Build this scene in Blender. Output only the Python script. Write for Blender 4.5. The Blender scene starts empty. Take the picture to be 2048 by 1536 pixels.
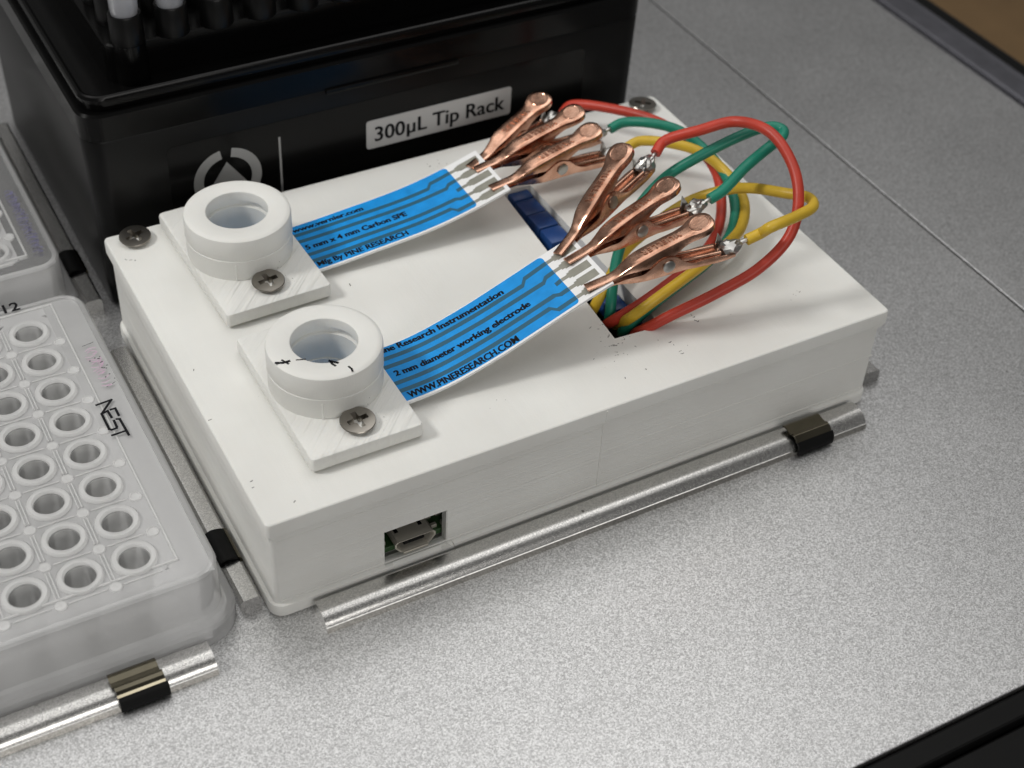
import bpy, bmesh, math, random
from mathutils import Vector, Matrix
random.seed(7)
S = 0.001                                   # every number below is in millimetres
sc = bpy.context.scene
col = sc.collection

# ------------------------------------------------------------------ camera
cam_d = bpy.data.cameras.new('camera')
cam = bpy.data.objects.new('camera', cam_d); col.objects.link(cam)
cam_d.sensor_width = 36; cam_d.lens = 53.77
cam_d.clip_start = 0.005; cam_d.clip_end = 20
RT = Vector((0.87832233, -0.47604852, 0.04390542)); DN = Vector((-0.2909283, -0.60511902, -0.74107469)); FW = Vector((0.37935552, 0.63812912, -0.66998553))
CP = Vector((-51.575, -161.244, 206.576))
m3 = Matrix((RT, -DN, -FW)).transposed()
cam.matrix_world = Matrix.Translation(CP * S) @ m3.to_4x4()
cam_d.dof.use_dof = True; cam_d.dof.focus_distance = 0.272; cam_d.dof.aperture_fstop = 24
sc.camera = cam

# ------------------------------------------------------------------ light
w = bpy.data.worlds.new('World'); sc.world = w; w.use_nodes = True
w.node_tree.nodes['Background'].inputs[0].default_value = (1.0, 0.99, 0.97, 1)
w.node_tree.nodes['Background'].inputs[1].default_value = 0.14
def lamp(name, loc, aim, sx, sy, watt, colr):
    d = bpy.data.lights.new(name, 'AREA'); d.shape = 'RECTANGLE'; d.size = sx * S; d.size_y = sy * S
    d.energy = watt; d.color = colr
    o = bpy.data.objects.new(name, d); col.objects.link(o)
    o.location = Vector(loc) * S
    o.rotation_euler = (Vector(aim) - Vector(loc)).to_track_quat('-Z', 'Y').to_euler()
    return o
lamp('key_lamp', (-640, 250, 780), (60, 40, 20), 180, 180, 5.2, (1.0, 0.985, 0.955))
lamp('ceiling_lamp', (80, 180, 1300), (80, 60, 0), 1400, 1400, 6.0, (1.0, 0.99, 0.97))
lamp('deck_lamp', (265, 140, 470), (80, -20, 0), 330, 330, .30, (1.0, 0.985, 0.96))
lamp('back_highlight_fill', (20, 640, 760), (60, 60, 20), 300, 220, .3, (1.0, 0.98, 0.95))  # weak light added behind for highlights on clips and wires
lamp('front_fill', (-60, -900, 420), (60, 0, 10), 620, 260, 2.3, (1.0, 0.975, 0.94))  # soft fill added on the camera side to brighten front faces
sc.view_settings.view_transform = 'Standard'; sc.view_settings.look = 'None'
sc.cycles.transparent_max_bounces = 40; sc.cycles.diffuse_bounces = 8; sc.cycles.max_bounces = 16
sc.view_settings.exposure = 0; sc.view_settings.gamma = 1

# ------------------------------------------------------------------ materials
def nmat(name):
    m = bpy.data.materials.new(name); m.use_nodes = True
    nt = m.node_tree; b = nt.nodes['Principled BSDF']
    return m, nt, b
def setp(b, color=None, rough=None, metal=None, **k):
    if color is not None: b.inputs['Base Color'].default_value = (*color, 1)
    if rough is not None: b.inputs['Roughness'].default_value = rough
    if metal is not None: b.inputs['Metallic'].default_value = metal
    for n, v in k.items(): b.inputs[n.replace('_', ' ')].default_value = v
def coords(nt, scale=(1, 1, 1)):
    t = nt.nodes.new('ShaderNodeTexCoord'); mp = nt.nodes.new('ShaderNodeMapping')
    mp.inputs['Scale'].default_value = scale
    nt.links.new(t.outputs['Object'], mp.inputs['Vector'])
    return mp.outputs[0]
def noise(nt, vec, scale, detail=2, rough=.5):
    n = nt.nodes.new('ShaderNodeTexNoise'); n.inputs['Scale'].default_value = scale
    n.inputs['Detail'].default_value = detail; n.inputs['Roughness'].default_value = rough
    nt.links.new(vec, n.inputs['Vector']); return n.outputs[0]
def ramp(nt, fac, p0, c0, p1, c1):
    r = nt.nodes.new('ShaderNodeValToRGB'); e = r.color_ramp.elements
    e[0].position = p0; e[1].position = p1
    e[0].color = (*c0, 1) if len(c0) == 3 else c0; e[1].color = (*c1, 1)
    nt.links.new(fac, r.inputs[0]); return r.outputs[0]
def bump(nt, b, h, strength, dist):
    n = nt.nodes.new('ShaderNodeBump'); n.inputs['Strength'].default_value = strength
    n.inputs['Distance'].default_value = dist * S
    nt.links.new(h, n.inputs['Height'])
    prev = b.inputs['Normal'].links
    if prev: nt.links.new(prev[0].from_socket, n.inputs['Normal'])
    nt.links.new(n.outputs[0], b.inputs['Normal'])
def mixc(nt, fac, a, bcol, mode='MIX'):
    n = nt.nodes.new('ShaderNodeMix'); n.data_type = 'RGBA'; n.blend_type = mode
    if isinstance(fac, float): n.inputs[0].default_value = fac
    else: nt.links.new(fac, n.inputs[0])
    for sock, v in ((n.inputs[6], a), (n.inputs[7], bcol)):
        if isinstance(v, tuple): sock.default_value = (*v, 1)
        else: nt.links.new(v, sock)
    return n.outputs[2]

def white_plastic(name, kind):
    m, nt, b = nmat(name); setp(b, (.74, .74, .71), .5, 0)
    b.inputs['Specular IOR Level'].default_value = .35
    b.inputs['Subsurface Weight'].default_value = .12
    b.inputs['Subsurface Radius'].default_value = (.0012, .001, .0008)
    v = coords(nt)
    tint = ramp(nt, noise(nt, v, 60, 3), .3, (.71, .705, .675), .7, (.765, .765, .735))
    # dust specks and scuffs
    sp = noise(nt, v, 1500, 1)
    big = noise(nt, v, 45, 2)
    mul = nt.nodes.new('ShaderNodeMath'); mul.operation = 'MULTIPLY'
    nt.links.new(sp, mul.inputs[0]); nt.links.new(big, mul.inputs[1])
    spk = ramp(nt, mul.outputs[0], .49 if kind != 'walls' else .9, (0, 0, 0), .51 if kind != 'walls' else .95, (1, 1, 1))
    c = mixc(nt, spk, tint, (.30, .29, .28))
    nt.links.new(c, b.inputs['Base Color'])
    if kind == 'walls':                      # print layers run round the walls
        lv = coords(nt, (6, 6, 2600)); bump(nt, b, noise(nt, lv, 1, 3, .65), .9, .16)
        lw = coords(nt, (2, 2, 420)); bump(nt, b, noise(nt, lw, 1, 2), .6, .35)
    elif kind == 'raster':                   # diagonal infill strokes of the printed top face
        mp = nt.nodes.new('ShaderNodeMapping'); mp.inputs['Rotation'].default_value = (0, 0, math.radians(45))
        mp.inputs['Scale'].default_value = (1, 1, 1)
        t = nt.nodes.new('ShaderNodeTexCoord'); nt.links.new(t.outputs['Object'], mp.inputs['Vector'])
        mp2 = nt.nodes.new('ShaderNodeMapping'); mp2.inputs['Scale'].default_value = (1100, 45, 45)
        nt.links.new(mp.outputs[0], mp2.inputs['Vector'])
        bump(nt, b, noise(nt, mp2.outputs[0], 1, 2), 1.0, .34)
        lv = coords(nt, (6, 6, 2200)); bump(nt, b, noise(nt, lv, 1, 2, .6), .3, .1)
    else:
        bump(nt, b, noise(nt, v, 2600, 2), .4, .06)
        bump(nt, b, noise(nt, coords(nt, (900, 40, 40)), 1, 2), .5, .08)
    return m
M = {}
M['white_wall'] = white_plastic('white_printed_wall', 'walls')
M['white_top'] = white_plastic('white_printed_top', 'top')
M['white_raster'] = white_plastic('white_printed_raster', 'raster')

def metal_deck(name, base, rough, grain, lo, hi):
    m, nt, b = nmat(name); setp(b, base, rough, 1.0)
    v = coords(nt)
    vo = nt.nodes.new('ShaderNodeTexVoronoi'); vo.inputs['Scale'].default_value = grain
    nt.links.new(v, vo.inputs['Vector'])
    sx = nt.nodes.new('ShaderNodeSeparateColor'); nt.links.new(vo.outputs['Color'], sx.inputs[0])
    g = sx.outputs[0]
    cl = ramp(nt, g, .0, lo, 1.0, hi)
    sm = ramp(nt, noise(nt, v, 14, 4, .6), .3, (.965, .965, .965), .7, (1, 1, 1))
    dust = ramp(nt, noise(nt, v, 420, 1), .80, (1, 1, 1), .83, (.35, .34, .33))
    nt.links.new(mixc(nt, 1.0, mixc(nt, 1.0, cl, sm, 'MULTIPLY'), dust, 'MULTIPLY'), b.inputs['Base Color'])
    rr = ramp(nt, noise(nt, v, 30, 4, .6), .3, (rough - .02,) * 3, .7, (rough + .03,) * 3)
    nt.links.new(rr, b.inputs['Roughness'])
    bump(nt, b, g, .35, .02)
    bump(nt, b, noise(nt, v, 25, 3), .012, .5)
    return m
M['deck'] = metal_deck('blasted_aluminium', (.5, .5, .5), .40, 4600, (.36, .36, .362), (.77, .77, .775))
M['ridge'] = metal_deck('ridge_aluminium', (.5, .5, .5), .24, 5500, (.48, .475, .465), (.72, .71, .69))
def plain(name, color, rough, metal=0.0, bstr=0, bscale=1500, **k):
    m, nt, b = nmat(name); setp(b, color, rough, metal, **k)
    if bstr:
        v = coords(nt); n = noise(nt, v, bscale, 2); bump(nt, b, n, bstr, .05)
        c = ramp(nt, noise(nt, v, bscale * .12, 3), .3, tuple(x * .86 for x in color), .7, tuple(min(1, x * 1.1) for x in color))
        nt.links.new(c, b.inputs['Base Color'])
    return m
M['ridge_face'] = plain('machined_aluminium', (.60, .58, .54), .22, 1.0, .05, 600)
M['rail'] = plain('rail_grey', (.10, .10, .115), .45, .6, .1)
M['frame_black'] = plain('frame_black', (.004, .004, .004), .4, 0, .1, 1500, Specular_IOR_Level=.12)
M['bench'] = plain('bench_wood', (.22, .135, .06), .6, 0, .2, 200)
M['black'] = plain('black_gloss_plastic', (.003, .003, .003), .2, 0, .05, 900, Specular_IOR_Level=.16)
M['black_soft'] = plain('black_satin_plastic', (.004, .004, .004), .34, 0, .1, 700, Specular_IOR_Level=.22)
M['sticker'] = plain('sticker_white', (.50, .50, .50), .5, 0)
M['print_grey'] = plain('print_grey', (.33, .33, .325), .5, 0)
M['ink'] = plain('ink_black', (.008, .008, .01), .7, 0, 0, 1, Specular_IOR_Level=.15)
M['scuff'] = plain('scuff_grey', (.10, .095, .09), .7, 0)
M['pink_ink'] = plain('pink_marker', (.58, .38, .52), .5, 0)
M['violet_ink'] = plain('violet_marker', (.16, .15, .30), .5, 0)
M['steel'] = plain('steel_screw', (.30, .28, .25), .3, 1.0, .12, 900)
M['rivet'] = plain('rivet_steel', (.40, .39, .37), .32, 1.0, .1, 900)
M['usb'] = plain('usb_shell', (.55, .52, .45), .32, .55, .05)
M['pcb'] = plain('circuit_green', (.035, .085, .03), .4, 0, .1)
M['blue_block'] = plain('blue_terminal', (.012, .055, .20), .35, 0, .08)
M['clip_spring'] = plain('dark_spring_steel', (.15, .135, .10), .1, 1.0, .03)
M['clip_dark_reflection'] = plain('clip_black_face', (.003, .003, .003), .5, 0, .04, 1500, Specular_IOR_Level=.15)  # the dark that the clip metal mirrors is put into this colour
M['spe_white'] = plain('strip_white', (.80, .80, .80), .45, 0)
M['spe_blue'] = plain('strip_blue', (.008, .27, .70), .42, 0, .05, 3000, Specular_IOR_Level=.25)
M['spe_trace'] = plain('strip_trace', (.012, .095, .16), .42, 0)
M['spe_pad'] = plain('strip_silver_pad', (.27, .265, .225), .5, .25, .3, 4000)
M['solder'] = plain('solder', (.52, .51, .49), .34, 1.0, .35, 500)
def wire_mat(name, c):
    m, nt, b = nmat(name); setp(b, c, .42, 0)
    b.inputs['Specular IOR Level'].default_value = .4
    v = coords(nt); bump(nt, b, noise(nt, v, 700, 2), .12, .05)
    cc = ramp(nt, noise(nt, v, 160, 2), .3, tuple(x * .85 for x in c), .7, tuple(min(1, x * 1.08) for x in c))
    nt.links.new(cc, b.inputs['Base Color'])
    return m
M['red'] = wire_mat('wire_red', (.47, .045, .025))
M['green'] = wire_mat('wire_green', (.008, .19, .125))
M['yellow'] = wire_mat('wire_yellow', (.56, .37, .03))
def copper():
    m, nt, b = nmat('copper'); setp(b, (.7, .4, .3), .28, 1.0)
    v = coords(nt)
    c = ramp(nt, noise(nt, v, 350, 3, .6), .3, (.48, .25, .168), .7, (.76, .455, .33))
    nt.links.new(c, b.inputs['Base Color'])
    nt.links.new(ramp(nt, noise(nt, v, 500, 3), .3, (.13,) * 3, .7, (.30,) * 3), b.inputs['Roughness'])
    bump(nt, b, noise(nt, v, 1800, 3, .7), .22, .04)
    bump(nt, b, noise(nt, v, 300, 2), .10, .08)
    return m
M['copper'] = copper()
def milky(name, col_, transp, refl=.35):
    m = bpy.data.materials.new(name); m.use_nodes = True; nt = m.node_tree
    for n in list(nt.nodes): nt.nodes.remove(n)
    out = nt.nodes.new('ShaderNodeOutputMaterial')
    df = nt.nodes.new('ShaderNodeBsdfDiffuse'); df.inputs[0].default_value = (*col_, 1)
    tl = nt.nodes.new('ShaderNodeBsdfTranslucent'); tl.inputs[0].default_value = (*col_, 1)
    tr = nt.nodes.new('ShaderNodeBsdfTransparent'); tr.inputs[0].default_value = (.995, .995, .995, 1)
    gl = nt.nodes.new('ShaderNodeBsdfGlossy'); gl.inputs['Roughness'].default_value = .22
    a = nt.nodes.new('ShaderNodeMixShader'); a.inputs[0].default_value = .5
    nt.links.new(df.outputs[0], a.inputs[1]); nt.links.new(tl.outputs[0], a.inputs[2])
    bb = nt.nodes.new('ShaderNodeMixShader'); bb.inputs[0].default_value = transp
    nt.links.new(a.outputs[0], bb.inputs[1]); nt.links.new(tr.outputs[0], bb.inputs[2])
    fr = nt.nodes.new('ShaderNodeFresnel'); fr.inputs[0].default_value = 1.25
    c = nt.nodes.new('ShaderNodeMixShader'); nt.links.new(fr.outputs[0], c.inputs[0])
    nt.links.new(bb.outputs[0], c.inputs[1]); nt.links.new(gl.outputs[0], c.inputs[2])
    v = coords(nt); bp = nt.nodes.new('ShaderNodeBump'); bp.inputs['Strength'].default_value = .2; bp.inputs['Distance'].default_value = .0001
    nt.links.new(noise(nt, v, 900, 2), bp.inputs['Height'])
    for n in (df, tl, gl): nt.links.new(bp.outputs[0], n.inputs['Normal'])
    nt.links.new(c.outputs[0], out.inputs[0])
    return m
M['milky'] = milky('milky_polypropylene', (.995, .995, .995), .55)
M['milky_sheet'] = milky('milky_sheet', (.995, .995, .998), .42)
M['milky_well'] = milky('milky_well', (.995, .995, .99), .6)
M['milky_rim'] = milky('milky_rim', (.985, .985, .98), .40)
M['clear_tip'] = milky('clear_tip', (.75, .76, .80), .6)

# ------------------------------------------------------------------ mesh helpers
def link(name, me, mat, parent=None):
    o = bpy.data.objects.new(name, me); col.objects.link(o)
    if mat is not None and not me.materials: me.materials.append(M[mat])
    if parent is not None: o.parent = parent
    return o
def finish(bm, name, smooth=None):
    bmesh.ops.recalc_face_normals(bm, faces=bm.faces)
    for v in bm.verts: v.co *= S
    me = bpy.data.meshes.new(name); bm.to_mesh(me); bm.free()
    if smooth is not None:
        for p in me.polygons: p.use_smooth = True
        me.set_sharp_from_angle(angle=math.radians(smooth))
    return me
def obj(name, bm, mat, parent=None, smooth=35):
    return link(name, finish(bm, name, smooth), mat, parent)
def thing(name, label, cat, loc=(0, 0, 0), group=None, rot=None):
    o = bpy.data.objects.new(name, None); col.objects.link(o); o.empty_display_size = .005
    o.location = Vector(loc) * S
    if rot is not None: o.rotation_euler = rot.to_euler()
    o['label'] = label; o['category'] = cat
    if group: o['group'] = group
    return o
def tag(o, label, cat, group=None):
    o['label'] = label; o['category'] = cat
    if group: o['group'] = group
    return o
def box(bm, x0, x1, y0, y1, z0, z1, bev=0, seg=2, mat=None):
    vs = [bm.verts.new((x, y, z)) for x in (x0, x1) for y in (y0, y1) for z in (z0, z1)]
    fs = [(0, 1, 3, 2), (4, 6, 7, 5), (0, 4, 5, 1), (2, 3, 7, 6), (0, 2, 6, 4), (1, 5, 7, 3)]
    faces = [bm.faces.new([vs[i] for i in f]) for f in fs]
    if bev:
        es = list({e for f in faces for e in f.edges})
        bmesh.ops.bevel(bm, geom=es, offset=bev, segments=seg, affect='EDGES', profile=.5)
    return bm
def NB(): return bmesh.new()
def rrect(x0, x1, y0, y1, r, n=6):
    pts = []
    rs = r if isinstance(r, (list, tuple)) else [r] * 4
    for (cx, cy, a0, q) in ((x1 - rs[0], y0 + rs[0], -90, rs[0]), (x1 - rs[1], y1 - rs[1], 0, rs[1]), (x0 + rs[2], y1 - rs[2], 90, rs[2]), (x0 + rs[3], y0 + rs[3], 180, rs[3])):
        for i in range(n + 1):
            a = math.radians(a0 + 90 * i / n); pts.append((cx + q * math.cos(a), cy + q * math.sin(a)))
    return pts
def loft(bm, rings, cap0=True, cap1=True, close=False):
    vr = [[bm.verts.new(p) for p in r] for r in rings]
    n = len(rings[0])
    pairs = list(zip(vr[:-1], vr[1:])) + ([(vr[-1], vr[0])] if close else [])
    for a, b in pairs:
        for i in range(n):
            j = (i + 1) % n
            try: bm.faces.new((a[i], a[j], b[j], b[i]))
            except ValueError: pass
    if not close:
        if cap0: bm.faces.new(vr[0])
        if cap1: bm.faces.new(vr[-1])
    return bm
def lathe(bm, prof, n=48, cx=0, cy=0, close=False):
    rings = [[(cx + r * math.cos(2 * math.pi * i / n), cy + r * math.sin(2 * math.pi * i / n), z) for i in range(n)] for r, z in prof]
    return loft(bm, rings, not close, not close, close)
def prism(bm, poly, z0, z1, bev=0):
    a = [bm.verts.new((x, y, z0)) for x, y in poly]; b = [bm.verts.new((x, y, z1)) for x, y in poly]
    n = len(poly); fs = [bm.faces.new(a), bm.faces.new(b)]
    for i in range(n): fs.append(bm.faces.new((a[i], a[(i + 1) % n], b[(i + 1) % n], b[i])))
    if bev:
        es = [e for f in fs[:2] for e in f.edges]
        bmesh.ops.bevel(bm, geom=es, offset=bev, segments=2, affect='EDGES', profile=.5)
    return bm
def boolean(me, cutters, op='DIFFERENCE'):
    """me and cutters are meshes (already in metres); returns a new mesh"""
    a = bpy.data.objects.new('t', me); col.objects.link(a); tmp = [a]
    for c in cutters:
        o = bpy.data.objects.new('c', c); col.objects.link(o); tmp.append(o)
        md = a.modifiers.new('b', 'BOOLEAN'); md.operation = op; md.object = o; md.solver = 'EXACT'
    dg = bpy.context.evaluated_depsgraph_get(); dg.update()
    r = bpy.data.meshes.new_from_object(a.evaluated_get(dg))
    for o in tmp: bpy.data.objects.remove(o)
    r.materials.clear()
    return r
def shade(me, ang):
    for p in me.polygons: p.use_smooth = True
    me.set_sharp_from_angle(angle=math.radians(ang)); return me
def catmull(pts, sub=10):
    P = [Vector(p) for p in pts]; P = [2 * P[0] - P[1]] + P + [2 * P[-1] - P[-2]]
    out = []
    for i in range(1, len(P) - 2):
        p0, p1, p2, p3 = P[i - 1:i + 3]
        d1 = max((p1 - p0).length, 1e-6) ** .5; d2 = max((p2 - p1).length, 1e-6) ** .5; d3 = max((p3 - p2).length, 1e-6) ** .5
        m1 = (p2 - p1) + d2 * ((p1 - p0) / d1 - (p2 - p0) / (d1 + d2)) if True else 0
        m2 = (p2 - p1) + d2 * ((p3 - p2) / d3 - (p3 - p1) / (d2 + d3))
        for k in range(sub):
            t = k / sub
            out.append((2 * t ** 3 - 3 * t ** 2 + 1) * p1 + (t ** 3 - 2 * t ** 2 + t) * m1 + (-2 * t ** 3 + 3 * t ** 2) * p2 + (t ** 3 - t ** 2) * m2)
    out.append(P[-2]); return out
def tube(bm, path, r, n=14):
    path = [Vector(p) for p in path]; rings = []; up = None
    for i, p in enumerate(path):
        t = (path[min(i + 1, len(path) - 1)] - path[max(i - 1, 0)]).normalized()
        if up is None:
            up = t.orthogonal().normalized()
        up = (up - t * up.dot(t)).normalized(); sd = t.cross(up)
        rr = r(i / (len(path) - 1)) if callable(r) else r
        rings.append([p + rr * (math.cos(2 * math.pi * k / n) * up + math.sin(2 * math.pi * k / n) * sd) for k in range(n)])
    return loft(bm, rings)
def flat_stroke(bm, pts, wd, z0, z1):
    """a drawn stroke of width wd lying in the xy plane"""
    P = [Vector((p[0], p[1])) for p in pts]
    for i in range(len(P) - 1):
        d = (P[i + 1] - P[i]).normalized(); nn = Vector((-d.y, d.x)) * wd / 2; e = d * wd * .42
        q = [P[i] - e + nn, P[i + 1] + e + nn, P[i + 1] + e - nn, P[i] - e - nn]
        prism(bm, [(v.x, v.y) for v in q], z0 + .002 * (i % 5), z1 + .002 * (i % 5))
    return bm
def text_mesh(body, size, offset=0.0, depth=.02, spacing=1.0, align='LEFT'):
    """letters in mm, in the xy plane, baseline at y=0"""
    c = bpy.data.curves.new('t', 'FONT'); c.body = body; c.size = size; c.offset = offset
    c.extrude = depth / 2; c.space_character = spacing; c.align_x = align; c.resolution_u = 3
    o = bpy.data.objects.new('t', c); col.objects.link(o)
    dg = bpy.context.evaluated_depsgraph_get(); dg.update()
    me = bpy.data.meshes.new_from_object(o.evaluated_get(dg))
    bpy.data.objects.remove(o); bpy.data.curves.remove(c); me.materials.clear()
    return me
def map_mesh(me, fn, name):
    for v in me.vertices: v.co = Vector(fn(v.co.x, v.co.y, v.co.z)) * S
    me.name = name; me.update(); return me
def fit_text(body, x0, x1, height, **k):
    """letters stretched so that they run from x0 to x1 with the given cap height"""
    me = text_mesh(body, 1.0, **k)
    xs = [v.co.x for v in me.vertices]; ys = [v.co.y for v in me.vertices]
    a, b = min(xs), max(xs); h = .73
    for v in me.vertices:
        v.co.x = x0 + (v.co.x - a) / (b - a) * (x1 - x0); v.co.y = v.co.y / h * height
    return me
def bold_mesh(me, fn, name, step, n=3, lift=.003):
    """the same letters laid down n times, each a hair to the side, like heavy print"""
    bm = NB()
    for k in range(n):
        c = me.copy()
        for v in c.vertices: v.co = Vector(fn(v.co.x + step * k, v.co.y + step * .4 * (k % 2), v.co.z, lift * k)) * S
        bm.from_mesh(c); bpy.data.meshes.remove(c)
    out = bpy.data.meshes.new(name); bm.to_mesh(out); bm.free(); bpy.data.meshes.remove(me)
    return out

# ------------------------------------------------------------------ the deck
bm = NB(); box(bm, -420, 177.2, -68.5, 520, -6, 0, .22)
deck = obj('deck', bm, 'deck', None, None); deck['kind'] = 'structure'
bm = NB(); box(bm, 177.9, 236.4, -68.5, 520, -6, -.1, .22)
dp = obj('deck_side_panel', bm, 'deck', None, None); dp['kind'] = 'structure'
bm = NB(); box(bm, 236.9, 244.6, -80, 520, -9, 1.2, .9, 3); box(bm, 245.0, 247.4, -80, 520, -9, .2, .6, 2)
o = obj('deck_rail', bm, 'rail', None, None); o['kind'] = 'structure'
bm = NB(); box(bm, 247.8, 263, -90, 520, -70, -7, 2, 3)
o = obj('machine_frame_side', bm, 'frame_black', None, None); o['kind'] = 'structure'
bm = NB(); box(bm, -420, 247, -73.2, -68.8, -40, -.6, .5, 2); box(bm, -420, 247, -240, -73.5, -60, -2.2, .5, 2)
o = obj('machine_frame_front', bm, 'frame_black', None, None); o['kind'] = 'structure'
bm = NB(); box(bm, -1500, 1500, -1500, 1500, -330, -320)
o = obj('bench_top', bm, 'bench'); o['kind'] = 'structure'
# slot ridges: parts of the deck
def ridge_x(x0, x1, y, flip=1):
    prof = [(-1.0, 0), (-1.0, 2.6), (-1.5, 2.95), (-3.3, 3.05), (-4.2, 2.93), (-4.9, 2.62), (-5.5, 2.2), (-5.95, 1.7), (-6.2, 1.25), (-6.38, 1.2), (-6.55, 0)]
    bm = NB(); loft(bm, [[(x, y + a, b) for a, b in prof] for x in (x0, x1)])
    o = obj('slot_ridge', bm, 'ridge', deck, 25); o.data.materials.append(M['ridge_face'])
    for p in o.data.polygons:
        if p.normal.y < -.97: p.material_index = 1
    return o
def ridge_y(x0, y0, y1):
    bm = NB(); c = .5
    prof = [(x0, 0), (x0, 3 - c), (x0 + c, 3), (x0 + 3.6 - c, 3), (x0 + 3.6, 3 - c), (x0 + 3.6, 0)]
    loft(bm, [[(a, y, b) for a, b in prof] for y in (y0, y1)])
    return obj('slot_ridge', bm, 'ridge', deck, 25)
ridge_x(7, 122.4, 0); ridge_x(-126, -12.2, .25)
ridge_y(-4.25, 4, 76.5); ridge_y(-4.25, 93, 167); ridge_y(130.2, 4, 76)

# ------------------------------------------------------------------ spring clips on the ridges
def spring_clip_x(xa, xb, dy, label):
    t = thing('spring_clip', label, 'clip', ((xa + xb) / 2, dy - 4, 3), 'spring clips on the deck ridges')
    def sheet(name, pts, th, mat, x0, x1):
        P = catmull([(0, a, b) for a, b in pts], 5)
        out = []; inn = []
        for i, p in enumerate(P):
            d = (P[min(i + 1, len(P) - 1)] - P[max(i - 1, 0)]).normalized()
            n = Vector((0, -d.z, d.y)); out.append(p + n * th / 2); inn.append(p - n * th / 2)
        ring = out + inn[::-1]
        bm = NB(); loft(bm, [[(x, q.y, q.z) for q in ring] for x in (x0, x1)])
        return obj(name, bm, mat, t, 30)
    h = (xb - xa) / 2
    sheet('spring_leaf', [(2.3, .8), (1.7, 1.15), (1.0, 1.1), (.3, 1.0), (-.6, 1.0)], .35, 'clip_spring', -h, h - .6)
    sheet('curled_lip', [(-.5, .9), (-1.1, .95), (-1.7, .65), (-2.2, .1)], .5, 'clip_spring', -h + .3, h - .3)
    sheet('front_face', [(-2.25, .1), (-2.75, -.5), (-3.0, -1.4), (-2.95, -2.55)], .5, 'clip_dark_reflection', -h + .4, h)
    return t
spring_clip_x(104.8, 113.6, 0, 'black and bronze spring clip on the ridge right in front of the white box')
spring_clip_x(-29.2, -20.6, .25, 'black and bronze spring clip on the ridge in front of the clear well plate')
def spring_clip_y(ya, yb, label):
    t = thing('spring_clip', label, 'clip', (-2.45, (ya + yb) / 2, 3), 'spring clips on the deck ridges')
    h = (yb - ya) / 2
    def sheet(name, pts, th, mat):
        P = catmull([(a, 0, b) for a, b in pts], 5); out = []; inn = []
        for i, p in enumerate(P):
            d = (P[min(i + 1, len(P) - 1)] - P[max(i - 1, 0)]).normalized()
            n = Vector((-d.z, 0, d.x)); out.append(p + n * th / 2); inn.append(p - n * th / 2)
        ring = out + inn[::-1]
        bm = NB(); loft(bm, [[(q.x, y, q.z) for q in ring] for y in (-h, h)])
        return obj(name, bm, mat, t, 30)
    sheet('spring_leaf', [(-2.05, -.6), (-1.9, .5), (-1.0, .9), (.4, .75), (1.6, .2)], .4, 'clip_dark_reflection')
    sheet('curled_lip', [(1.2, .55), (1.75, .1), (1.9, -.7)], .35, 'clip_spring')
    return t
spring_clip_y(13.2, 20.8, 'small black spring clip between the nearer well plate and the white box')
spring_clip_y(103.2, 110.8, 'small black spring clip between the farther well plate and the black rack')

# ------------------------------------------------------------------ screws
def screw_meshes():
    bm = NB(); lathe(bm, [(1.5, -1.6), (1.6, -.9), (2.85, .25), (3.08, .5), (3.1, .66), (3.0, .78), (2.4, .83), (1.2, .86), (.2, .87)], 48)
    head = finish(bm, 'head')
    cuts = []
    for a in (0, 90):
        bm = NB()
        c, s = math.cos(math.radians(a)), math.sin(math.radians(a))
        def q(x, y, z): return (x * c - y * s, x * s + y * c, z)
        loft(bm, [[q(-1.1, -.33, -.75), q(1.1, -.33, -.75), q(1.1, .33, -.75), q(-1.1, .33, -.75)], [q(-2.25, -.58, 1.6), q(2.25, -.58, 1.6), q(2.25, .58, 1.6), q(-2.25, .58, 1.6)]])
        cuts.append(finish(bm, 'cut'))
    bm = NB(); loft(bm, [[(.55 * math.cos(i * math.pi / 2 + .785), .55 * math.sin(i * math.pi / 2 + .785), -1.1) for i in range(4)], [(1.05 * math.cos(i * math.pi / 2 + .785), 1.05 * math.sin(i * math.pi / 2 + .785), 1.6) for i in range(4)]])
    cuts.append(finish(bm, 'cut'))
    return shade(boolean(head, cuts), 28)
SCREW = screw_meshes(); SCREW.materials.append(M['steel']); SCREW.name = 'screw'
def screw(parent, x, y, z, rz, tilt=(0, 0)):
    o = bpy.data.objects.new('screw', SCREW); col.objects.link(o); o.parent = parent
    o.location = Vector((x, y, z)) * S; o.rotation_euler = (math.radians(tilt[0]), math.radians(tilt[1]), math.radians(rz))
    return o

# ------------------------------------------------------------------ the white box
T = 23.5; W, D = 127.76, 85.48
wb = thing('electrode_box', 'white 3D-printed box with wires, two ring mounts and a small port in its front', 'box')
def ringpoly(x0, x1, y0, y1, r, z, n=5): return [(x, y, z) for x, y in rrect(x0, x1, y0, y1, r, n)]
bm = NB()
prof = [(0.35, 0, 2.2), (0.02, .4, 2.6), (0, 2.4, 2.6), (.15, 2.75, 2.4), (.75, 3.0, 1.3), (.8, 3.3, 1.0), (.8, 20.0, 1.0)]
outer = [ringpoly(i, W - i, i, D - i, r, z) for i, z, r in prof]
inner = [ringpoly(2.6, W - 2.6, 2.6, D - 2.6, .8, z) for z in (20.0, 2.0)]
loft(bm, outer + inner)
body = finish(bm, 'body')
bm = NB(); box(bm, 21.1, 33.1, -2, 5, 2.9, 11.35); c1 = finish(bm, 'c')
bm = NB(); loft(bm, [[(22.4, -1, .9), (34.6, -1, .9), (34.6, -1, 3.2), (22.4, -1, 3.2)], [(22.6, .9, 2.9), (34.2, .9, 2.9), (34.2, .9, 3.1), (22.6, .9, 3.1)]]); c2 = finish(bm, 'c')
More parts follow.
